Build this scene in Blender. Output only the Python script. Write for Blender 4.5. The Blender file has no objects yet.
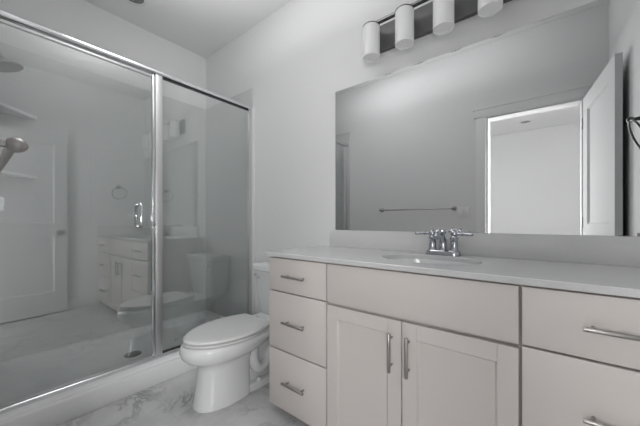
import bpy, bmesh, math, random
from mathutils import Vector, Matrix
sc = bpy.context.scene
PI = math.pi
random.seed(4)
COL = sc.collection

# ------------------------------------------------------------------ camera
D = 1.58          # distance of the vanity wall
cam_d = bpy.data.cameras.new('camera'); cam = bpy.data.objects.new('camera', cam_d); COL.objects.link(cam)
cam.location = (0, 0, 1.05); cam.rotation_euler = (PI/2, 0, math.radians(38.75))
cam_d.sensor_width = 36; cam_d.lens = 36*284/640; cam_d.shift_y = 8.7/640
cam_d.clip_start = 0.005
sc.camera = cam

# ------------------------------------------------------------------ world, light, exposure
w = bpy.data.worlds.new('world'); sc.world = w; w.use_nodes = True
w.node_tree.nodes['Background'].inputs[0].default_value = (0.95, 0.97, 1.0, 1)
w.node_tree.nodes['Background'].inputs[1].default_value = 1.0
def area(name, loc, rot, sx, sy, power, color=(1, 1, 1), spread=180):
    d = bpy.data.lights.new(name, 'AREA'); d.shape = 'RECTANGLE'; d.size = sx; d.size_y = sy; d.energy = power; d.color = color; d.spread = math.radians(spread)
    o = bpy.data.objects.new(name, d); COL.objects.link(o); o.location = loc; o.rotation_euler = rot
    return o
def aim(name, loc, to, sx, sy, power):
    return area(name, loc, (Vector(to)-Vector(loc)).to_track_quat('-Z', 'Z').to_euler(), sx, sy, power, spread=100)
# daylight at the bedroom window, and added unseen softboxes aimed in through the doorway
area('window_daylight', (-2.33, -1.75, 1.45), (0, -PI/2, 0), 1.5, 1.6, 16)
aim('bedroom_fill', (1.9, -0.7, 1.3), (-1.9, .7, 1.0), 0.7, 1.5, 60)
aim('bedroom_fill', (1.05, -0.95, 1.5), (-1.2, 1.1, 1.0), 0.7, 1.3, 6.5)
aim('bedroom_fill', (0.98, -2.1, 1.5), (-0.5, 1.1, 1.0), 0.8, 1.3, 10)
aim('bedroom_fill', (-1.40, -2.1, 1.5), (0.2, 1.1, 1.0), 0.8, 1.3, 17)
# added unseen fill lamps, one up at the bathroom ceiling, one down from it
area('bounce_fill', (-1.08, 0.77, 2.30), (PI, 0, 0), 1.6, 0.45, 9.5)
area('ceiling_fill', (-1.45, 0.62, 2.75), (0, 0, 0), 0.6, 0.6, 3.5)
sc.view_settings.view_transform = 'Standard'; sc.view_settings.look = 'None'
sc.view_settings.exposure = 0.06; sc.view_settings.gamma = 1.0; sc.view_settings.use_curve_mapping = False

# ------------------------------------------------------------------ materials
def mat(name, col, rough=0.5, metal=0.0, noise=0.0, nscale=40, bump=0.0, bscale=200, coat=0.0, spec=0.5):
    m = bpy.data.materials.new(name); m.use_nodes = True
    nt = m.node_tree; b = nt.nodes['Principled BSDF']
    b.inputs['Base Color'].default_value = (*col, 1); b.inputs['Roughness'].default_value = rough
    b.inputs['Metallic'].default_value = metal; b.inputs['Coat Weight'].default_value = coat
    b.inputs['Specular IOR Level'].default_value = spec
    tc = nt.nodes.new('ShaderNodeTexCoord')
    n = nt.nodes.new('ShaderNodeTexNoise'); n.inputs['Scale'].default_value = nscale; n.inputs['Detail'].default_value = 3
    nt.links.new(tc.outputs['Object'], n.inputs['Vector'])
    r = nt.nodes.new('ShaderNodeMapRange'); r.inputs['To Min'].default_value = 1-noise; r.inputs['To Max'].default_value = 1+noise
    nt.links.new(n.outputs['Fac'], r.inputs['Value'])
    mx = nt.nodes.new('ShaderNodeVectorMath'); mx.operation = 'SCALE'; mx.inputs[0].default_value = col
    nt.links.new(r.outputs['Result'], mx.inputs['Scale']); nt.links.new(mx.outputs['Vector'], b.inputs['Base Color'])
    if bump:
        n2 = nt.nodes.new('ShaderNodeTexNoise'); n2.inputs['Scale'].default_value = bscale; n2.inputs['Detail'].default_value = 2
        nt.links.new(tc.outputs['Object'], n2.inputs['Vector'])
        bp = nt.nodes.new('ShaderNodeBump'); bp.inputs['Strength'].default_value = bump; bp.inputs['Distance'].default_value = 0.002
        nt.links.new(n2.outputs['Fac'], bp.inputs['Height']); nt.links.new(bp.outputs['Normal'], b.inputs['Normal'])
    return m
M = {}
M['paint'] = mat('wall_paint', (0.735, 0.735, 0.74), 0.75, noise=0.01, bump=0.08, bscale=160, spec=0.25)
M['bed_paint'] = mat('bedroom_paint', (0.74, 0.74, 0.74), 0.8, noise=0.01, spec=0.2)
M['ceil'] = mat('ceiling_paint', (0.83, 0.83, 0.83), 0.85, noise=0.01, bump=0.1, bscale=120, spec=0.2)
M['trim'] = mat('trim_paint', (0.75, 0.75, 0.755), 0.5, noise=0.005)
M['door'] = mat('door_paint', (0.66, 0.665, 0.67), 0.7, noise=0.005, spec=0.25)
M['cab'] = mat('cabinet_paint', (0.67, 0.625, 0.595), 0.42, noise=0.012, nscale=6, spec=0.4)
M['cab_shaded'] = mat('cabinet_frame_shaded', (0.58, 0.535, 0.505), 0.5, noise=0.01, spec=0.3)  # cabinet colour darkened to stand for the shade in the gaps between fronts
M['china'] = mat('white_china', (0.74, 0.745, 0.75), 0.12, noise=0.004, coat=0.3)
M['plastic'] = mat('white_plastic', (0.70, 0.70, 0.70), 0.28, noise=0.004)
M['acrylic'] = mat('pan_acrylic', (0.80, 0.80, 0.805), 0.3, noise=0.01)
M['chrome'] = mat('polished_chrome', (0.78, 0.79, 0.80), 0.09, 1.0)
M['satin'] = mat('satin_aluminium', (0.66, 0.66, 0.66), 0.42, 1.0)
M['nickel'] = mat('brushed_nickel', (0.40, 0.385, 0.37), 0.34, 1.0, noise=0.05, nscale=90)
M['faucet'] = mat('faucet_chrome', (0.46, 0.48, 0.51), 0.08, 1.0)
M['darkplate'] = mat('dark_nickel_plate', (0.12, 0.12, 0.122), 0.45, 0.25)
M['bar'] = mat('lamp_bar_nickel', (0.20, 0.20, 0.20), 0.35, 0.9)
M['ring'] = mat('ring_nickel', (0.12, 0.12, 0.12), 0.3, 1.0)
M['dark'] = mat('dark_rubber', (0.03, 0.03, 0.03), 0.6)
M['lens'] = mat('frosted_lamp_lens', (0.22, 0.22, 0.22), 0.5, noise=0.02)
M['shade'] = mat('opal_glass_shade', (0.52, 0.52, 0.52), 0.28, noise=0.004)
SHADE_GLOW = 0.14
M['shade'].node_tree.nodes['Principled BSDF'].inputs['Emission Color'].default_value = (1, 1, 1, 1); M['shade'].node_tree.nodes['Principled BSDF'].inputs['Emission Strength'].default_value = SHADE_GLOW      # the lamps burn dimly
M['blind'] = mat('white_vinyl', (0.8, 0.8, 0.8), 0.5)

def nodes_of(name):
    m = bpy.data.materials.new(name); m.use_nodes = True; nt = m.node_tree
    return m, nt, nt.nodes['Principled BSDF']
def ramp(nt, stops):
    r = nt.nodes.new('ShaderNodeValToRGB'); e = r.color_ramp.elements
    e[0].position, e[0].color = stops[0][0], (*[stops[0][1]]*3, 1); e[1].position, e[1].color = stops[-1][0], (*[stops[-1][1]]*3, 1)
    for p, v in stops[1:-1]:
        k = e.new(p); k.color = (v, v, v, 1)
    return r
# marble floor tile
m, nt, b = nodes_of('marble_tile'); M['marble'] = m
L = nt.links.new; N = nt.nodes.new
geo = N('ShaderNodeNewGeometry')
n1 = N('ShaderNodeTexNoise'); n1.inputs['Scale'].default_value = 3.2; n1.inputs['Detail'].default_value = 7; n1.inputs['Roughness'].default_value = 0.62; n1.inputs['Distortion'].default_value = 1.6
L(geo.outputs['Position'], n1.inputs['Vector'])
v1 = ramp(nt, [(0.0, 0), (0.452, 0.0), (0.497, 0.9), (0.542, 0.0), (1.0, 0)]); L(n1.outputs['Fac'], v1.inputs['Fac'])
n3 = N('ShaderNodeTexNoise'); n3.inputs['Scale'].default_value = 2.6; n3.inputs['Detail'].default_value = 4
L(geo.outputs['Position'], n3.inputs['Vector'])
v3 = ramp(nt, [(0.0, 0), (0.43, 0.06), (0.64, 1.0), (1.0, 1)]); L(n3.outputs['Fac'], v3.inputs['Fac'])
mul = N('ShaderNodeMath'); mul.operation = 'MULTIPLY'; L(v1.outputs['Color'], mul.inputs[0]); L(v3.outputs['Color'], mul.inputs[1])
n4 = N('ShaderNodeTexNoise'); n4.inputs['Scale'].default_value = 7; n4.inputs['Detail'].default_value = 6
L(geo.outputs['Position'], n4.inputs['Vector'])
base = ramp(nt, [(0.3, 0.53), (0.7, 0.63)]); L(n4.outputs['Fac'], base.inputs['Fac'])
mixv = N('ShaderNodeMix'); mixv.data_type = 'RGBA'; L(mul.outputs[0], mixv.inputs['Factor']); L(base.outputs['Color'], mixv.inputs['A']); mixv.inputs['B'].default_value = (0.19, 0.19, 0.195, 1)
mp = N('ShaderNodeMapping'); mp.inputs['Location'].default_value = (0.13, 0.21, 0); L(geo.outputs['Position'], mp.inputs['Vector'])
br = N('ShaderNodeTexBrick'); br.inputs['Scale'].default_value = 1.0; br.inputs['Brick Width'].default_value = 0.61; br.inputs['Row Height'].default_value = 0.305; br.inputs['Mortar Size'].default_value = 0.0016
br.offset = 0.5; L(mp.outputs['Vector'], br.inputs['Vector'])
gm = N('ShaderNodeMix'); gm.data_type = 'RGBA'; L(br.outputs['Fac'], gm.inputs['Factor']); L(mixv.outputs['Result'], gm.inputs['A']); gm.inputs['B'].default_value = (0.50, 0.50, 0.50, 1)
L(gm.outputs['Result'], b.inputs['Base Color']); b.inputs['Roughness'].default_value = 0.28
# shower wall tile, faint large-format joints (u along the wall, z up)
def tile_mat(name, col, axis):
    m, nt, b = nodes_of(name); L = nt.links.new; N = nt.nodes.new
    geo = N('ShaderNodeNewGeometry'); sp = N('ShaderNodeSeparateXYZ'); L(geo.outputs['Position'], sp.inputs[0])
    cb = N('ShaderNodeCombineXYZ'); L(sp.outputs[axis], cb.inputs[0])
    ad = N('ShaderNodeMath'); ad.operation = 'ADD'; ad.inputs[1].default_value = 0.205; L(sp.outputs[2], ad.inputs[0]); L(ad.outputs[0], cb.inputs[1])
    br = N('ShaderNodeTexBrick'); br.inputs['Scale'].default_value = 1.0; br.inputs['Brick Width'].default_value = 1.22; br.inputs['Row Height'].default_value = 0.61; br.inputs['Mortar Size'].default_value = 0.002; br.offset = 0.5
    L(cb.outputs[0], br.inputs['Vector'])
    br.inputs['Color1'].default_value = (*col, 1); br.inputs['Color2'].default_value = (*[c*0.985 for c in col], 1); br.inputs['Mortar'].default_value = (*[c*0.88 for c in col], 1)
    L(br.outputs['Color'], b.inputs['Base Color']); b.inputs['Roughness'].default_value = 0.3
    return m
TC = (0.53, 0.548, 0.54)
M['tile_x'] = tile_mat('shower_tile_long', TC, 1); M['tile_y'] = tile_mat('shower_tile_short', TC, 0)
# quartz worktop
m, nt, b = nodes_of('quartz'); M['quartz'] = m; L = nt.links.new; N = nt.nodes.new
tc = N('ShaderNodeTexCoord'); vz = N('ShaderNodeTexVoronoi'); vz.inputs['Scale'].default_value = 260; L(tc.outputs['Object'], vz.inputs['Vector'])
rp = ramp(nt, [(0.0, 0.51), (0.25, 0.61), (1.0, 0.64)]); L(vz.outputs['Distance'], rp.inputs['Fac']); L(rp.outputs['Color'], b.inputs['Base Color'])
b.inputs['Roughness'].default_value = 0.09
# mirror
m, nt, b = nodes_of('silvered_glass'); M['mirror'] = m
b.inputs['Base Color'].default_value = (0.80, 0.805, 0.805, 1); b.inputs['Metallic'].default_value = 1; b.inputs['Roughness'].default_value = 0.0
# clear shower glass: thin pane, reflection grows with the angle
m, nt, b = nodes_of('clear_glass'); M['glass'] = m; L = nt.links.new; N = nt.nodes.new
out = nt.nodes['Material Output']; nt.nodes.remove(b)
lw = N('ShaderNodeLayerWeight'); lw.inputs['Blend'].default_value = 0.5
pw = N('ShaderNodeMath'); pw.operation = 'POWER'; pw.inputs[1].default_value = 4.0; L(lw.outputs['Facing'], pw.inputs[0])
mr = N('ShaderNodeMapRange'); mr.inputs['To Min'].default_value = 0.175; mr.inputs['To Max'].default_value = 0.85; L(pw.outputs[0], mr.inputs['Value'])
tr = N('ShaderNodeBsdfTransparent'); tr.inputs['Color'].default_value = (0.955, 0.97, 0.965, 1)
gl = N('ShaderNodeBsdfGlossy'); gl.inputs['Roughness'].default_value = 0.0; gl.inputs['Color'].default_value = (1, 1, 1, 1)
ms = N('ShaderNodeMixShader'); L(mr.outputs['Result'], ms.inputs['Fac']); L(tr.outputs[0], ms.inputs[1]); L(gl.outputs[0], ms.inputs[2]); L(ms.outputs[0], out.inputs['Surface'])

# ------------------------------------------------------------------ builders
BASE = {}
def base_of(o):
    return BASE.get(o.name, Vector((0, 0, 0)))
def obj(name, bm, m, parent=None, smooth=35, base=None):
    """links bm (built in world coordinates) as ONE mesh object"""
    b0 = Vector(base) if base is not None else (base_of(parent) if parent else Vector((0, 0, 0)))
    bmesh.ops.recalc_face_normals(bm, faces=bm.faces)
    bmesh.ops.translate(bm, verts=bm.verts, vec=-b0)
    me = bpy.data.meshes.new(name); bm.to_mesh(me); bm.free()
    me.materials.append(m)
    for p in me.polygons: p.use_smooth = True
    me.set_sharp_from_angle(angle=math.radians(smooth))
    o = bpy.data.objects.new(name, me); COL.objects.link(o)
    if parent:
        o.parent = parent; o.location = b0 - base_of(parent)
    else:
        o.location = b0
    BASE[o.name] = b0
    return o
def tag(o, label, cat=None, group=None):
    o['label'] = label
    if cat: o['category'] = cat
    if group: o['group'] = group
    return o
def thing(name, label, cat, loc, group=None):
    o = bpy.data.objects.new(name, None); COL.objects.link(o); o.location = loc; o.empty_display_size = 0.05
    BASE[o.name] = Vector(loc)
    return tag(o, label, cat, group)
def struct(name, bm, m, parent=None, smooth=35, base=None):
    o = obj(name, bm, m, parent, smooth, base)
    if parent is None: o['kind'] = 'structure'
    return o
def nb(): return bmesh.new()
def box(bm, x0, x1, y0, y1, z0, z1, bev=0.0, seg=2, mtx=None):
    r = bmesh.ops.create_cube(bm, size=1.0); vs = r['verts']
    for v in vs:
        v.co = Vector((x0+(v.co.x+.5)*(x1-x0), y0+(v.co.y+.5)*(y1-y0), z0+(v.co.z+.5)*(z1-z0)))
    if bev:
        es = {e for v in vs for e in v.link_edges}
        g = bmesh.ops.bevel(bm, geom=list(es), offset=bev, segments=seg, affect='EDGES', profile=0.5)
        vs = list({v for f in g['faces'] for v in f.verts} | {v for v in vs if v.is_valid})
    if mtx is not None: bmesh.ops.transform(bm, matrix=mtx, verts=[v for v in vs if v.is_valid])
    return bm
def loft(bm, rings, cap0=True, cap1=True, closed=True):
    vr = [[bm.verts.new(p) for p in r] for r in rings]
    n = len(rings[0])
    for a, b in zip(vr[:-1], vr[1:]):
        for i in range(n if closed else n-1):
            j = (i+1) % n
            bm.faces.new((a[i], a[j], b[j], b[i]))
    if cap0: bm.faces.new(list(reversed(vr[0])))
    if cap1: bm.faces.new(vr[-1])
    return bm
def frame(d):
    d = d.normalized(); u = d.orthogonal().normalized(); return u, d.cross(u).normalized()
def tube(bm, pts, rad, n=16, caps=True):
    pts = [Vector(p) for p in pts]; rads = rad if isinstance(rad, (list, tuple)) else [rad]*len(pts)
    rings = []; u = None
    for i, p in enumerate(pts):
        d = (pts[min(i+1, len(pts)-1)]-pts[max(i-1, 0)]).normalized()
        if u is None: u, v = frame(d)
        else:
            u = (u-d*u.dot(d)).normalized(); v = d.cross(u)
        rings.append([p+(u*math.cos(2*PI*k/n)+v*math.sin(2*PI*k/n))*rads[i] for k in range(n)])
    return loft(bm, rings, caps, caps)
def lathe(bm, c, axis, prof, n=32):
    """prof: (distance along axis, radius)"""
    c = Vector(c); d = Vector(axis).normalized(); u, v = frame(d)
    rings = [[c+d*h+(u*math.cos(2*PI*k/n)+v*math.sin(2*PI*k/n))*max(r, 1e-4) for k in range(n)] for h, r in prof]
    return loft(bm, rings)
def ring(bm, c, axis, R, r, n=48, k=12):
    c = Vector(c); d = Vector(axis).normalized(); u, v = frame(d)
    vr = []
    for i in range(n):
        a = 2*PI*i/n; rd = u*math.cos(a)+v*math.sin(a)
        vr.append([bm.verts.new(c+rd*(R+r*math.cos(2*PI*j/k))+d*r*math.sin(2*PI*j/k)) for j in range(k)])
    for i in range(n):
        for j in range(k):
            bm.faces.new((vr[i][j], vr[(i+1) % n][j], vr[(i+1) % n][(j+1) % k], vr[i][(j+1) % k]))
    return bm
def bez(p0, p1, p2, p3, n=12):
    p0, p1, p2, p3 = map(Vector, (p0, p1, p2, p3)); r = []
    for i in range(n+1):
        t = i/n; s = 1-t
        r.append(p0*s**3+p1*3*s*s*t+p2*3*s*t*t+p3*t**3)
    return r
def dup(root, delta, label, group=None):
    r = root.copy(); COL.objects.link(r); r.location = root.location+Vector(delta); r['label'] = label
    if group: r['group'] = group
    for ch in list(root.children):
        c = ch.copy(); COL.objects.link(c); c.parent = r
        for g in ch.children:
            q = g.copy(); COL.objects.link(q); q.parent = c
    return r

# ------------------------------------------------------------------ room shell
XR, XB, XG, H = 0.368, -2.806, -2.052, 2.766      # right wall, shower back wall, glass plane, ceiling
DX0, DX1, DH = -0.461, 0.226, 2.055               # door opening in the wall behind the camera
BX0, BX1, BY = -2.2, 2.6, -3.5                     # bedroom
struct('wall_back', box(nb(), XB-.1, XR+.1, D, D+.1, 0, H), M['paint'])
struct('wall_shower', box(nb(), XB-.1, XB, -.12, D, 0, H), M['paint'])
struct('wall_right', box(nb(), XR, XR+.1, 0, D, 0, H), M['paint'])
bm = nb()
box(bm, XB-.1, DX0, -.12, 0, 0, H); box(bm, DX1, BX1+.1, -.12, 0, 0, H); box(bm, DX0, DX1, -.12, 0, DH, H)
struct('wall_front', bm, M['paint'])
struct('floor', box(nb(), XB-.1, XR+.1, -.12, D+.1, -.1, 0), M['marble'])
struct('ceiling', box(nb(), XB-.1, XR+.1, -.12, D+.1, H, H+.1), M['ceil'])
# bedroom seen through the doorway in the mirror
struct('floor_bedroom', box(nb(), BX0-.1, BX1+.1, BY-.1, -.12, -.1, 0), mat('bedroom_carpet', (0.36, 0.35, 0.34), 0.95, noise=0.1, nscale=120, bump=0.5, bscale=300))
struct('ceiling_bedroom', box(nb(), BX0-.1, BX1+.1, BY-.1, -.12, H, H+.1), M['ceil'])
struct('wall_bedroom_far', box(nb(), BX0-.1, BX1+.1, BY-.1, BY, 0, H), M['bed_paint'])
bm = nb()
WY0, WY1, WZ0, WZ1 = -2.55, -0.95, 0.7, 2.2
box(bm, BX0-.1, BX0, BY, WY0, 0, H); box(bm, BX0-.1, BX0, WY1, -.12, 0, H); box(bm, BX0-.1, BX0, WY0, WY1, 0, WZ0); box(bm, BX0-.1, BX0, WY0, WY1, WZ1, H)
struct('wall_bedroom_left', bm, M['bed_paint'])
struct('wall_bedroom_right', box(nb(), BX1, BX1+.1, BY, -.12, 0, H), M['bed_paint'])
bm = nb(); wm = (WY0+WY1)/2
for a in ((WY0, WY0+.04, WZ0, WZ1), (WY1-.04, WY1, WZ0, WZ1), (WY0+.04, WY1-.04, WZ0, WZ0+.04), (WY0+.04, WY1-.04, WZ1-.04, WZ1), (wm-.02, wm+.02, WZ0+.04, WZ1-.04)):
    box(bm, BX0-.08, BX0-.03, a[0], a[1], a[2], a[3])
struct('window_1', bm, M['trim'])
# baseboards
def base_profile(bm, x0, x1, y0, y1): return box(bm, x0, x1, y0, y1, 0, .11, .004)
struct('baseboard_back', base_profile(nb(), -1.985, -1.20, D-.014, D), M['trim'])
struct('baseboard_right', base_profile(nb(), XR-.014, XR, 0.0, 1.07), M['trim'])
struct('baseboard_front', base_profile(nb(), -1.985, DX0-.10, 0, .014), M['trim'])
struct('baseboard_bedroom', base_profile(nb(), BX0, BX1, BY, BY+.014), M['trim'])
# shower tile surround, to 2.22 m
TT, th = 2.225, 0.012
struct('wall_shower_tile', box(nb(), XB, XB+th, th, D-th, .05, TT), M['tile_x'])
struct('wall_back_tile', box(nb(), XB, -2.030, D-th, D, .0, TT, .002), M['tile_y'])
struct('wall_front_tile', box(nb(), XB, -2.022, 0, th, .0, TT, .002), M['tile_y'])
struct('trim_2', box(nb(), -2.0295, -1.995, D-.007, D, .11, 2.05, .002), M['trim'])

# door casing and jamb
bm = nb()
box(bm, DX0-.092, DX0-.006, 0, .018, 0, DH+.004, .002); box(bm, DX1+.006, DX1+.092, 0, .018, 0, DH+.004, .002)
box(bm, DX0-.108, DX1+.108, 0, .022, DH+.005, DH+.098, .002); box(bm, DX0-.116, DX1+.116, 0, .028, DH+.078, DH+.1, .003)
for s in (-.14,):
    box(bm, DX0-.092, DX0-.006, s, s+.018, 0, DH+.004); box(bm, DX1+.006, DX1+.092, s, s+.018, 0, DH+.004); box(bm, DX0-.10, DX1+.10, s, s+.018, DH+.005, DH+.098)
box(bm, DX0, DX0+.012, -.12, 0, 0, DH); box(bm, DX1-.012, DX1, -.12, 0, 0, DH); box(bm, DX0+.012, DX1-.012, -.12, 0, DH-.012, DH)
struct('trim_1', bm, M['trim'])

# open door leaf (hinged at the right jamb, nearly against the right wall)
hx, hy = DX1-.004, .026
ang = math.atan2(.307-hx, .74-hy)          # lean away from the +y axis
LW, LT, LH = .725, .034, 2.03
# local frame: X along the leaf, Y thickness (away from the room), Z up
dmx = Matrix(((math.sin(ang), math.cos(ang), 0, hx), (math.cos(ang), -math.sin(ang), 0, hy), (0, 0, 1, .012), (0, 0, 0, 1)))
bm = nb()
st, z1, z2, z3 = .112, .24, .865, 1.02
def dbx(*a, bev=0.0): box(bm, *a, bev=bev, seg=1, mtx=dmx)
dbx(st-.01, LW-st+.01, .014, LT-.014, .1, LH-.1)
dbx(0, st, 0, LT, 0, LH); dbx(LW-st, LW, 0, LT, 0, LH)
for a, b_ in ((0, z1), (z2, z3), (LH-.115, LH)): dbx(st, LW-st, 0, LT, a, b_)
for za, zb in ((z1, z3-.135), (z3, LH-.115)):
    # moulded slope round each panel, both faces
    for yf, yi in ((0.0, .014), (LT, LT-.014)):
        o_ = [(st, za), (LW-st, za), (LW-st, zb), (st, zb)]; i_ = [(st+.014, za+.014), (LW-st-.014, za+.014), (LW-st-.014, zb-.014), (st+.014, zb-.014)]
        vo = [bm.verts.new(dmx @ Vector((x, yf, z))) for x, z in o_]; vi = [bm.verts.new(dmx @ Vector((x, yi, z))) for x, z in i_]
        for k in range(4): bm.faces.new((vo[k], vo[(k+1) % 4], vi[(k+1) % 4], vi[k]))
door = struct('door_1', bm, M['door'], base=(hx, hy, .012), smooth=20)
bm = nb()
kx = LW-.062; kz = .91
c = dmx @ Vector((kx, 0, kz)); ax = (dmx.to_3x3() @ Vector((0, -1, 0)))
lathe(bm, c, ax, [(0, .0), (0, .032), (.006, .032), (.01, .014), (.03, .011), (.036, .022), (.046, .028), (.056, .026), (.062, .016), (.064, 0)], 28)
tag(obj('door_knob', bm, M['nickel'], door), 'round brushed nickel knob')
for z in (.2, 1.0, 1.8):
    bm = nb(); tube(bm, [(hx-.002, hy-.012, z), (hx-.002, hy-.012, z+.09)], .007, 10); obj('hinge', bm, M['nickel'], door)

# ------------------------------------------------------------------ shower pan
t = thing('shower_pan', 'low white shower pan with raised stepped curb under the glass', 'shower pan', ((XB+XG)/2, D/2, 0))
bm = nb()
X0, X1 = XB+th, -1.968
def pan_ring(x0, x1, y0, y1, z, r=0.0):
    return [(x0, y0, z), (x1, y0, z), (x1, y1, z), (x0, y1, z)]
Y0, Y1 = th, D-th
rings = [pan_ring(X0, X1, Y0, Y1, 0.0), pan_ring(X0, X1+.004, Y0, Y1, .006), pan_ring(X0, X1, Y0, Y1, .105), pan_ring(X0, X1-.006, Y0, Y1, .113), pan_ring(X0, X1-.022, Y0, Y1, .116), pan_ring(X0, X1-.026, Y0, Y1, .126),
         pan_ring(X0, X1-.032, Y0, Y1, .130), pan_ring(X0+.02, -2.10, Y0+.02, Y1-.02, .130), pan_ring(X0+.03, -2.115, Y0+.03, Y1-.03, .124), pan_ring(X0+.05, -2.15, Y0+.05, Y1-.05, .060), pan_ring(X0+.09, -2.20, Y0+.09, Y1-.09, .050)]
loft(bm, rings)
obj('pan', bm, M['acrylic'], t, smooth=40)
dc = (-2.44, .787)
bm = nb(); lathe(bm, (dc[0], dc[1], .049), (0, 0, 1), [(0, .0), (0, .056), (.004, .056), (.006, .050), (.006, 0)], 36)
dr = obj('drain', bm, M['ring'], t); tag(dr, 'round dark metal drain grate')
bm = nb()
for k in range(8):
    a = k*PI/4; lathe(bm, (dc[0]+.03*math.cos(a), dc[1]+.03*math.sin(a), .054), (0, 0, 1), [(0, 0), (0, .007), (.0015, .007), (.0015, 0)], 12)
obj('drain_holes', bm, M['dark'], dr)

# ------------------------------------------------------------------ shower enclosure
t = thing('shower_enclosure', 'chrome framed glass shower enclosure with hinged door and fixed side pane', 'shower enclosure', (XG, D/2, .130))
gx = XG
ZT, ZB = 2.066, .130
bm = nb()
box(bm, gx-.020, gx+.018, th, D-th, ZT-.030, ZT-.006, .003); tube(bm, [(gx+.004, th, ZT-.012), (gx+.004, D-th, ZT-.012)], .013, 16)
obj('top_rail', bm, M['chrome'], t)
bm = nb(); box(bm, gx-.020, gx+.016, th, D-th, ZB, ZB+.014, .002); tube(bm, [(gx+.008, th, ZB+.016), (gx+.008, D-th, ZB+.016)], .009, 14)
obj('bottom_rail', bm, M['chrome'], t)
bm = nb(); box(bm, gx-.018, gx+.014, D-th-.020, D-th, ZB+.014, ZT-.03, .003); obj('wall_jamb', bm, M['satin'], t)
bm = nb(); box(bm, gx-.018, gx+.014, th, th+.022, ZB+.014, ZT-.03, .003); obj('wall_jamb', bm, M['satin'], t)
bm = nb(); box(bm, gx-.018, gx+.014, .790, .834, ZB+.014, ZT-.03, .003); obj('post', bm, M['satin'], t)
bm = nb(); box(bm, gx-.004, gx+.003, .834, D-th-.020, ZB+.02, ZT-.03); pane = obj('fixed_pane', bm, M['glass'], t)
bm = nb(); box(bm, gx-.010, gx+.006, .834, D-th-.02, ZT-.042, ZT-.03); obj('glazing_gasket', bm, M['dark'], pane)
bm = nb(); box(bm, gx-.010, gx+.006, .834, D-th-.02, ZB+.024, ZB+.034); obj('glazing_gasket', bm, M['dark'], pane)
bm = nb(); box(bm, gx-.003, gx+.004, .085, .772, ZB+.03, ZT-.045); dp = obj('door_pane', bm, M['glass'], t)
bm = nb()
box(bm, gx-.010, gx+.010, .036, .100, ZB+.028, ZT-.04, .003)
obj('hinge_stile', bm, M['satin'], dp)
bm = nb(); box(bm, gx-.009, gx+.012, .772, .787, ZB+.028, ZT-.04, .004); obj('latch_stile', bm, M['chrome'], dp)
bm = nb(); box(bm, gx-.007, gx+.008, .100, .772, ZT-.058, ZT-.044, .002); obj('door_rail', bm, M['satin'], dp)
bm = nb(); box(bm, gx-.007, gx+.008, .100, .772, ZB+.028, ZB+.040, .002); obj('door_rail', bm, M['satin'], dp)
bm = nb()
for s in (1, -1):
    xo = gx+.001+s*.045
    tube(bm, [(gx+.001+s*.003, .694, 1.020), (xo-s*.008, .694, 1.020), (xo, .694, 1.030), (xo, .694, 1.150), (xo-s*.008, .694, 1.160), (gx+.001+s*.003, .694, 1.160)], .0090, 12)
    for z in (1.02, 1.16): lathe(bm, (gx+.001+s*.003, .694, z), (s, 0, 0), [(0, 0), (0, .012), (.004, .012), (.004, 0)], 16)
h_ = obj('door_handle', bm, M['chrome'], dp)
bm = nb(); box(bm, gx-.008, gx+.016, .768, .792, 1.02, 1.10, .003); obj('latch', bm, M['chrome'], dp)

# ------------------------------------------------------------------ fittings inside the shower (end wall and corner)
def corner_shelf(z, label):
    t = thing('corner_shelf', label, 'shelf', (XB+th, th, z), 'corner shelves in the shower')
    n = 10; r = .30
    out = [(XB+th, th)] + [(XB+th+r*(1-k/n), th+r*(k/n)) for k in range(n+1)]
    bm = nb(); loft(bm, [[(x, y, zz) for x, y in out] for zz in (z, z+.020)])
    obj('shelf_slab', bm, M['acrylic'], t, smooth=20)
    return t
sh = corner_shelf(1.765, 'upper white triangular shelf in the shower corner below the shower head')
dup(sh, (0, 0, -.415), 'lower white triangular shelf in the shower corner, beneath the other shelf', 'corner shelves in the shower')
t = thing('overhead_shower', 'bell-shaped chrome shower head on a short arm high on the tiled end wall', 'shower head', (-2.42, th, 2.06))
bm = nb(); lathe(bm, (-2.42, th, 2.06), (0, 1, 0), [(0, 0), (0, .03), (.006, .028), (.01, .012), (.01, 0)], 24); tube(bm, bez((-2.42, th, 2.06), (-2.42, .06, 2.07), (-2.42, .09, 2.05), (-2.42, .105, 2.02)), .010)
obj('arm', bm, M['chrome'], t)
bm = nb(); lathe(bm, (-2.42, .10, 2.015), (0, .28, -.96), [(0, 0), (0, .014), (.02, .018), (.035, .022), (.06, .050), (.078, .088), (.088, .092), (.092, .086), (.092, 0)], 36)
obj('head', bm, M['nickel'], t)
t = thing('shower_valve', 'chrome shower valve lever on the tiled end wall, beneath the shower head', 'shower valve', (-2.40, th, 1.16))
bm = nb(); lathe(bm, (-2.40, th, 1.16), (0, 1, 0), [(0, 0), (0, .075), (.006, .073), (.012, .03), (.05, .026), (.05, 0)], 36); obj('escutcheon', bm, M['chrome'], t)
bm = nb(); box(bm, -2.410, -2.39, th+.050, th+.125, 1.148, 1.178, .005); box(bm, -2.412, -2.388, th+.095, th+.125, 1.11, 1.19, .006); obj('lever', bm, M['chrome'], t)

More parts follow.
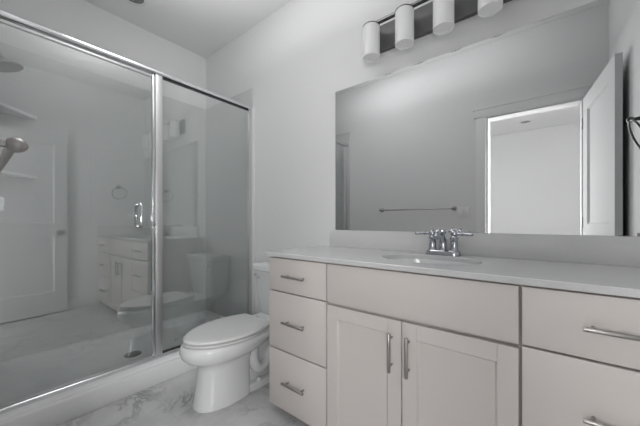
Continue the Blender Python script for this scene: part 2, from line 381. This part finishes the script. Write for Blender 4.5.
# ------------------------------------------------------------------ vanity cabinet
VX0, VX1 = -1.205, XR-.004
YF, YC = 1.052, 1.077               # drawer fronts, face frame
ZC = .882                           # worktop top
t = thing('vanity_cabinet', 'wide greige bathroom vanity with two drawer stacks and central doors', 'vanity', ((VX0+VX1)/2, 1.30, 0))
bm = nb()
zt = ZC-.021
box(bm, VX0, VX0+.018, YC, D-.004, .055, zt); box(bm, VX1-.018, VX1, YC, D-.004, .055, zt); box(bm, VX0+.018, VX1-.018, YC, D-.004, .055, .075)
for x in (-.806, -.066): box(bm, x-.009, x+.009, YC+.02, D-.004, .075, zt-.08)
obj('body', bm, M['cab'], t)
bm = nb()
for a, b_ in ((VX0, VX0+.03), (-.826, -.786), (-.086, -.046), (VX1-.03, VX1)): box(bm, a, b_, YC-.0015, YC+.018, .055, zt)
for a, b_ in ((VX0+.03, -.826), (-.786, -.088), (-.046, VX1-.03)):
    for z0, z1_ in ((zt-.03, zt), (.65, .70), (.055, .085)): box(bm, a, b_, YC-.0015, YC+.018, z0, z1_)
for a, b_ in ((VX0+.03, -.826), (-.046, VX1-.03)): box(bm, a, b_, YC-.0015, YC+.018, .345, .385)
box(bm, -.455, -.425, YC-.0015, YC+.018, .085, .65)
obj('face_frame', bm, M['cab_shaded'], t)
bm = nb(); box(bm, VX0+.02, VX1, 1.135, 1.153, 0, .055); box(bm, VX0, VX0+.018, 1.135, D-.004, 0, .055); obj('toe_kick', bm, M['cab'], t)

def slab_front(x0, x1, z0, z1_):
    bm = nb(); box(bm, x0, x1, YF, YC-.002, z0, z1_, .0022, 2); return bm
def pull(bm, c, L_, vert=False, so=.030, r=.0068):
    x, z = c
    a = (0, 0, 1) if vert else (1, 0, 0); a = Vector(a); p = Vector((x, YF-so, z))
    tube(bm, [p-a*L_/2, p-a*(L_/2-.0015), p+a*(L_/2-.0015), p+a*L_/2], [r*.85, r, r, r*.85], 14)
    for s in (-1, 1):
        q = p+a*s*(L_/2-.022); tube(bm, [q, (q.x, YF, q.z)], .0045, 12)
    return bm
rows = ((.679, .854), (.3675, .6725), (.052, .360))
L0, L1 = VX0, -.8095
R0, R1 = -.0610, VX1-.006
HC = ((L0+L1)/2-.0, (R0+R1)/2-.008)
for (x0, x1, cx, who) in ((L0, L1, -1.003, 'left'), (R0, R1, .150, 'right')):
    for z0, z1_ in rows:
        d_ = obj('drawer', slab_front(x0, x1, z0, z1_), M['cab'], t)
        zc = (z0+z1_)/2 if z1_-z0 < .2 else (z0+z1_)/2+.005
        obj('drawer_handle', pull(nb(), (cx, zc), .150 if who == 'left' else .155), M['nickel'], d_)
FX0, FX1 = -.8025, -.0695
obj('false_drawer_front', slab_front(FX0, FX1, .677, .854), M['cab'], t)
xs = -.4405
def shaker(x0, x1, z0, z1_):
    bm = nb(); s = .057
    box(bm, x0, x0+s, YF, YC-.002, z0, z1_, .0015, 1); box(bm, x1-s, x1, YF, YC-.002, z0, z1_, .0015, 1)
    box(bm, x0+s, x1-s, YF, YC-.002, z0, z0+s); box(bm, x0+s, x1-s, YF, YC-.002, z1_-s, z1_)
    box(bm, x0+s, x1-s, YF+.009, YC-.004, z0+s, z1_-s)
    o_ = [(x0+s, z0+s), (x1-s, z0+s), (x1-s, z1_-s), (x0+s, z1_-s)]; e = .006
    i_ = [(x0+s+e, z0+s+e), (x1-s-e, z0+s+e), (x1-s-e, z1_-s-e), (x0+s+e, z1_-s-e)]
    vo = [bm.verts.new((x, YF+.001, z)) for x, z in o_]; vi = [bm.verts.new((x, YF+.0089, z)) for x, z in i_]
    for k in range(4): bm.faces.new((vo[k], vo[(k+1) % 4], vi[(k+1) % 4], vi[k]))
    return bm
for (x0, x1, hxx) in ((FX0, xs-.002, -.480), (xs+.002, FX1, -.411)):
    d_ = obj('door', shaker(x0, x1, .052, .6635), M['cab'], t, smooth=20)
    obj('door_handle', pull(nb(), (hxx, .542), .150, True), M['nickel'], d_)

# ------------------------------------------------------------------ worktop with cut-out, splashes
t = thing('countertop', 'pale grey quartz countertop on the greige vanity cabinet', 'countertop', (-.42, 1.3, zt))
SX, SY, SA, SB = -.425, 1.318, .215, .155        # sink opening
CX0, CX1, CY0, CY1 = -1.240, XR-.002, 1.044, D-.002
bm = nb(); n = 64
def rect_pt(a):
    dx, dy = math.cos(a), math.sin(a)
    ks = []
    if dx > 1e-9: ks.append((CX1-SX)/dx)
    if dx < -1e-9: ks.append((CX0-SX)/dx)
    if dy > 1e-9: ks.append((CY1-SY)/dy)
    if dy < -1e-9: ks.append((CY0-SY)/dy)
    k = min(ks); return (SX+dx*k, SY+dy*k)
angs = sorted([2*PI*k/n for k in range(n)] + [math.atan2(y-SY, x-SX) % (2*PI) for x in (CX0, CX1) for y in (CY0, CY1)])
outp = [rect_pt(a) for a in angs]
def ell(a, s=1.0):
    # same angle as seen from the centre, on the ellipse
    r = 1/math.sqrt((math.cos(a)/SA)**2+(math.sin(a)/SB)**2)*s
    return (SX+r*math.cos(a), SY+r*math.sin(a))
inn = [ell(a) for a in angs]
b3 = .003
def inset(p, e): return (min(max(p[0], CX0+e), CX1-e), min(max(p[1], CY0+e), CY1-e))
loft(bm, [[(*p, zt) for p in inn], [(*p, zt) for p in outp], [(*p, ZC-b3) for p in outp], [(*inset(p, b3), ZC) for p in outp], [(*ell(a, 1.012), ZC) for a in angs], [(*p, ZC-.002) for p in inn], [(*p, zt) for p in inn]], False, False)
bmesh.ops.remove_doubles(bm, verts=bm.verts, dist=1e-5)
obj('counter_slab', bm, M['quartz'], t, smooth=30)
bm = nb(); box(bm, -1.166, CX1, D-.022, D-.002, ZC, .994, .002); tag(obj('backsplash', bm, M['quartz'], base=(-.4, D-.012, ZC)), 'long low quartz backsplash strip under the mirror', 'backsplash')
bm = nb(); box(bm, XR-.022, XR-.002, 1.055, D-.022, ZC, .994, .002); tag(obj('sidesplash', bm, M['quartz'], base=(XR-.012, 1.3, ZC)), 'short quartz side splash against the right wall, seen in the mirror', 'backsplash')
# undermount sink
t = thing('sink', 'white oval undermount sink bowl set in the quartz countertop', 'sink', (SX, SY, zt-.16))
bm = nb()
ea = [2*PI*k/64 for k in range(64)]
prof = [(1.10, 0), (1.0, 0), (.985, -.01), (.95, -.05), (.86, -.10), (.65, -.135), (.35, -.148), (.09, -.152)]
loft(bm, [[(SX+SA*s*math.cos(a), SY+SB*s*math.sin(a), zt-.001+z) for a in ea] for s, z in prof] + [[(SX+SA*s*math.cos(a), SY+SB*s*math.sin(a), zt-.001+z-.012) for a in ea] for s, z in reversed(prof[1:])] + [[(SX+SA*1.10*math.cos(a), SY+SB*1.10*math.sin(a), zt-.012) for a in ea]] , False, False)
obj('bowl', bm, M['china'], t, smooth=60)
bm = nb(); lathe(bm, (SX, SY, zt-.158), (0, 0, 1), [(0, 0), (0, .024), (.008, .024), (.010, .018), (.010, 0)], 24); obj('drain', bm, M['chrome'], t)

# ------------------------------------------------------------------ faucet
FXC, FYC = -.412, 1.505
t = thing('faucet', 'chrome centerset sink faucet with two lever handles on the countertop', 'faucet', (FXC, FYC, ZC))
bm = nb()
def stad(hx_, r, z, n_=10):
    p = []
    for s in (1, -1):
        for k in range(n_+1):
            a = -PI/2+PI*k/n_
            p.append((FXC+s*(hx_+r*math.cos(a)), FYC+s*r*math.sin(a), z))
    return p
loft(bm, [stad(.052, .031, ZC), stad(.052, .031, ZC+.010), stad(.051, .0285, ZC+.019), stad(.050, .026, ZC+.025), stad(.05, .022, ZC+.027)])
obj('base_plate', bm, M['faucet'], t, smooth=40)
for s in (-1, 1):
    x = FXC+s*.052
    bm = nb(); lathe(bm, (x, FYC, ZC+.018), (0, 0, 1), [(0, .026), (.006, .0225), (.014, .0180), (.060, .0172), (.066, .0195), (.072, .0195), (.077, .014), (.080, .013), (.080, 0)], 28)
    post = obj('handle_post', bm, M['faucet'], t)
    bm = nb(); lathe(bm, (x, FYC, ZC+.098), (0, 0, 1), [(0, .012), (.004, .0165), (.012, .0175), (.020, .0150), (.026, .007), (.030, .008), (.034, .006), (.037, 0)], 24)
    tube(bm, [(x+s*.008, FYC, ZC+.107), (x+s*.034, FYC-.004, ZC+.108), (x+s*.036, FYC-.004, ZC+.108), (x+s*.040, FYC-.0045, ZC+.108), (x+s*.044, FYC-.005, ZC+.108), (x+s*.072, FYC-.009, ZC+.106), (x+s*.080, FYC-.010, ZC+.106), (x+s*.086, FYC-.011, ZC+.106)], [.0075, .0065, .0095, .0095, .006, .0065, .008, .004], 14)
    obj('lever_handle', bm, M['faucet'], post)
bm = nb(); lathe(bm, (FXC, FYC, ZC+.018), (0, 0, 1), [(0, .024), (.008, .020), (.014, .0170), (.050, .0165), (.056, .017), (.064, .016), (.070, .010), (.074, 0)], 28)
path = [Vector((FXC, FYC, ZC+.045))] + bez((FXC, FYC-.006, ZC+.070), (FXC, FYC-.02, ZC+.120), (FXC, FYC-.075, ZC+.145), (FXC, FYC-.112, ZC+.092), 16)
tube(bm, path, [.0125]*2+[.0135]*8+[.014]*6+[.015]*2, 18)
obj('spout', bm, M['faucet'], t)
bm = nb(); tube(bm, [(FXC, FYC+.020, ZC+.02), (FXC, FYC+.020, ZC+.105)], .0035, 10); lathe(bm, (FXC, FYC+.020, ZC+.105), (0, 0, 1), [(0, .004), (.004, .008), (.012, .009), (.018, .005), (.020, 0)], 18); obj('lift_rod', bm, M['faucet'], t)

# ------------------------------------------------------------------ mirror
t = thing('mirror', 'large frameless rectangular wall mirror above the vanity backsplash', 'mirror', (-.4, D-.003, .995))
bm = nb(); box(bm, -1.128, XR-.03, D-.007, D-.001, 0.995, 1.932); obj('mirror_glass', bm, M['mirror'], t)
bm = nb(); box(bm, -1.131, -1.1281, D-.0075, D-.001, 0.995, 1.932); obj('polished_edge', bm, M['trim'], t)

# ------------------------------------------------------------------ vanity light bar, five cylindrical shades
LXs = [-.803, -.603, -.403, -.203, -.003]; LY = 1.478
t = thing('vanity_light', 'dark metal vanity light bar with white cylinder shades above the mirror', 'light', (-.403, D, 2.15))
bm = nb(); box(bm, LXs[0]-.045, LXs[-1]+.045, D-.026, D-.001, 2.072, 2.225, .002); obj('back_plate', bm, M['darkplate'], t)
bm = nb(); box(bm, LXs[0]-.03, LXs[-1]+.03, LY-.012, LY+.012, 2.186, 2.200, .002)
for x in LXs: box(bm, x-.012, x+.012, LY+.011, D-.025, 2.188, 2.198)
obj('support_bar', bm, M['bar'], t)
for x in LXs:
    bm = nb(); zb, zt_ = 2.003, 2.182; R = .049
    lathe_prof = [(0, R-.005), (0, R), (.19, R), (.19, .0)]
    n_ = 40
    rg = [[(x+r*math.cos(2*PI*k/n_), LY+r*math.sin(2*PI*k/n_), z) for k in range(n_)] for r, z in ((.001, zb+.010), (.03, zb+.010), (R-.005, zb+.009), (R-.005, zb+.001), (R-.0025, zb), (R, zb+.001), (R, zt_-.002), (R-.002, zt_), (.001, zt_))]
    loft(bm, rg)
    s_ = obj('shade', bm, M['shade'], t, smooth=50)
    bm = nb(); lathe(bm, (x, LY, zt_), (0, 0, 1), [(0, 0), (0, R+.001), (.005, R+.001), (.006, R-.002), (.006, 0)], 36); obj('shade_cap', bm, M['bar'], s_)

# ------------------------------------------------------------------ toilet
TX = -1.535
t = thing('toilet', 'white two-piece elongated toilet with closed lid beside the vanity', 'toilet', (TX, 1.2, 0))
def egg(yc, wx, yf, yb, z, n_=48, p=2.0, pb=2.0):
    """closed outline: half-width wx at yc, front tip at yf, back at yb (front is toward -y)"""
    r = []
    for k in range(n_):
        a = 2*PI*k/n_
        c_, s_ = math.cos(a), math.sin(a)
        q = p if s_ < 0 else pb
        x = wx*math.copysign(abs(c_)**(2/q), c_); yy = math.copysign(abs(s_)**(2/q), s_)
        y = yc+(yy*(yc-yf) if s_ < 0 else yy*(yb-yc))
        r.append((TX+x, y, z))
    return r
FT = .732      # front of the rim
def lid_ring(w, yf, yb, z, yc=1.035):
    """rounded front, sides that taper in to a squared back"""
    n_ = 20; half = []
    for k in range(n_+1):
        a = -PI/2+PI/2*k/n_
        half.append((w*abs(math.cos(a))**1.1, yc+(yc-yf)*math.copysign(abs(math.sin(a))**1.0, math.sin(a))))
    rb = .018
    for k in range(1, 9):
        t_ = k/8; y = yc+(yb-rb-yc)*t_; half.append((w*(1-.20*t_**1.8), y))
    wb = w*.80
    for k in range(1, 6):
        a = PI/2*k/5; half.append((wb-rb+rb*math.cos(a), yb-rb+rb*math.sin(a)))
    half[0] = (0, half[0][1])
    return [(TX+x, y, z) for x, y in half]+[(TX-x, y, z) for x, y in reversed(half[1:])]
bm = nb()
loft(bm, [egg(1.0, .119, .795, 1.12, 0.0, p=2.3, pb=4), egg(1.0, .120, .795, 1.12, .012, p=2.3, pb=4), egg(1.0, .113, .806, 1.12, .05, p=2.3, pb=4), egg(1.0, .107, .816, 1.12, .12, p=2.3, pb=4),
          egg(1.0, .105, .824, 1.13, .20, p=2.25, pb=3.5), egg(1.0, .109, .817, 1.15, .235, p=2.2, pb=3), egg(1.005, .126, .790, 1.19, .254, p=2.15, pb=2.6), egg(1.01, .152, .754, 1.24, .274, p=2.1, pb=2.4), egg(1.01, .171, .734, 1.29, .296, p=2.1, pb=2.4),
          egg(1.01, .180, .725, 1.32, .320, p=2.1, pb=2.5), egg(1.01, .181, .727, 1.34, .342, p=2.1, pb=2.8), egg(1.01, .178, .735, 1.345, .357, p=2.1, pb=3), egg(1.01, .171, .743, 1.345, .363, p=2.1, pb=3), egg(1.01, .12, .82, 1.25, .364)])
obj('bowl', bm, M['china'], t, smooth=60)
bm = nb()
# rear foot, trapway bulge and tank deck
def foot(z, e): return egg(1.24, .118-e, 1.06, 1.455-e, z, p=4, pb=4)
loft(bm, [foot(0, 0), foot(.030, 0), foot(.040, .006), foot(.044, .02)])
loft(bm, [egg(1.22, .070, 1.05, 1.45, .03, p=3, pb=3), egg(1.22, .066, 1.05, 1.44, .12, p=3, pb=3), egg(1.24, .075, 1.05, 1.46, .22, p=3, pb=3), egg(1.27, .12, 1.08, 1.50, .30, p=3, pb=3.5), egg(1.30, .165, 1.15, 1.545, .345, p=3, pb=5), egg(1.30, .17, 1.15, 1.55, .36, p=3, pb=5)])
for s in (-1, 1):
    tube(bm, bez((TX+s*.060, 1.16, .29), (TX+s*.085, 1.10, .12), (TX+s*.085, 1.20, .06), (TX+s*.075, 1.27, .16), 14)+bez((TX+s*.075, 1.27, .16), (TX+s*.07, 1.32, .26), (TX+s*.07, 1.38, .22), (TX+s*.06, 1.40, .05), 12)[1:], .034, 16)
obj('trapway', bm, M['china'], t, smooth=60)
for s in (-1, 1):
    bm = nb(); lathe(bm, (TX+s*.098, 1.165, .042), (0, 0, 1), [(0, .017), (.010, .0165), (.020, .012), (.024, 0)], 20); obj('bolt_cap', bm, M['plastic'], t)
bm = nb()
loft(bm, [lid_ring(.172, FT+.022, 1.215, .366), lid_ring(.183, FT+.012, 1.225, .3705), lid_ring(.183, FT+.012, 1.225, .378), lid_ring(.178, FT+.017, 1.22, .382), lid_ring(.15, FT+.06, 1.19, .383)])
obj('seat', bm, M['plastic'], t, smooth=50)
bm = nb()
loft(bm, [lid_ring(.150, FT+.06, 1.20, .3845), lid_ring(.176, FT+.018, 1.236, .3865), lid_ring(.185, FT+.009, 1.243, .3905), lid_ring(.185, FT+.009, 1.243, .397), lid_ring(.181, FT+.014, 1.239, .4015), lid_ring(.172, FT+.028, 1.228, .4035), lid_ring(.11, FT+.11, 1.16, .406)])
obj('lid', bm, M['plastic'], t, smooth=60)
for s in (-1, 1):
    bm = nb(); box(bm, TX+s*.075-.022, TX+s*.075+.022, 1.235, 1.285, .36, .392, .006); obj('seat_hinge', bm, M['plastic'], t)
def rrect(wx, y0, y1, z, r=.03, n_=8):
    p = []
    for cx, cy, a0 in ((TX+wx-r, y1-r, 0), (TX-wx+r, y1-r, PI/2), (TX-wx+r, y0+r, PI), (TX+wx-r, y0+r, 3*PI/2)):
        for k in range(n_+1):
            a = a0+PI/2*k/n_; p.append((cx+r*math.cos(a), cy+r*math.sin(a), z))
    return p
bm = nb(); loft(bm, [rrect(.165, 1.405, 1.555, .358), rrect(.185, 1.392, 1.565, .40), rrect(.205, 1.378, 1.568, .56), rrect(.214, 1.370, 1.570, .684)]); obj('tank', bm, M['china'], t, smooth=50)
bm = nb(); loft(bm, [rrect(.216, 1.366, 1.572, .684), rrect(.226, 1.356, 1.574, .690), rrect(.227, 1.355, 1.574, .722), rrect(.222, 1.360, 1.572, .733), rrect(.19, 1.39, 1.55, .737)]); obj('tank_lid', bm, M['china'], t, smooth=50)
bm = nb(); lathe(bm, (TX-.185, 1.374, .650), (0, -1, 0), [(0, .012), (.012, .012), (.016, .008), (.02, 0)], 18); tube(bm, [(TX-.185, 1.358, .650), (TX-.155, 1.352, .646), (TX-.125, 1.351, .638)], [.006, .007, .008], 12)
tag(obj('flush_lever', bm, M['chrome'], t), 'chrome flush lever')

# ------------------------------------------------------------------ towel bar, switch, towel ring
ty, tz = .057, 1.189
t = thing('towel_bar', 'brushed nickel towel bar with egg-shaped post ends on the wall with the light switch', 'towel bar', (-1.16, 0, tz))
bm = nb(); tube(bm, [(-1.560, ty-.006, tz-.004), (-.752, ty-.006, tz-.004)], .0075, 16); obj('bar', bm, M['nickel'], t)
for x in (-1.560, -.752):
    bm = nb(); lathe(bm, (x, 0, tz), (0, 1, 0), [(0, 0), (0, .024), (.006, .024), (.010, .014), (.014, .0068), (.046, .0065), (.046, 0)], 24); pst = obj('post', bm, M['nickel'], t)
    bm = nb(); lathe(bm, (x, .043, tz), (0, 1, 0), [(0, .004), (.002, .0095), (.008, .0130), (.014, .0138), (.020, .0125), (.026, .0085), (.029, .004), (.030, 0)], 28); obj('finial', bm, M['nickel'], pst)
t = thing('light_switch', 'white double rocker switch plate between towel bar and door casing', 'switch', (-.665, 0, 1.145))
bm = nb(); box(bm, -.724, -.608, 0.0, .006, 1.088, 1.203, .002); pl = obj('plate', bm, M['china'], t)
for x in (-.689, -.643):
    bm = nb(); box(bm, x-.016, x+.016, .006, .010, 1.113, 1.178, .0015); obj('rocker', bm, M['trim'], t)
t = thing('towel_ring', 'dark nickel towel ring on a post on the right wall above the counter', 'towel ring', (XR, 1.27, 1.51))
bm = nb(); lathe(bm, (XR, 1.27, 1.51), (-1, 0, 0), [(0, 0), (0, .026), (.006, .026), (.010, .012), (.068, .0075), (.070, .012), (.080, .013), (.088, .010), (.092, 0)], 24); obj('post', bm, M['ring'], t)
bm = nb(); ring(bm, (XR-.050, 1.27, 1.428), Vector((.93, 0, .36)), .082, .0045); obj('ring', bm, M['ring'], t)

# ------------------------------------------------------------------ recessed ceiling lights
def can(x, y, label):
    t = thing('recessed_light', label, 'light', (x, y, H), 'recessed ceiling lights')
    bm = nb(); n_ = 40
    rg = [[(x+r*math.cos(2*PI*k/n_), y+r*math.sin(2*PI*k/n_), z) for k in range(n_)] for r, z in ((.066, H-.001), (.066, H-.010), (.072, H-.012), (.088, H-.008), (.092, H-.001))]
    loft(bm, rg, False, False); obj('trim_ring', bm, M['trim'], t, smooth=50)
    bm = nb(); lathe(bm, (x, y, H-.006), (0, 0, -1), [(0, 0), (0, .066), (.001, .066), (.001, 0)], 40); obj('lens', bm, M['lens'], t)
    return t
can(-2.46, .80, 'round recessed light in the ceiling above the shower')
can(-.30, -2.85, 'round recessed light in the bedroom ceiling seen in the mirror')
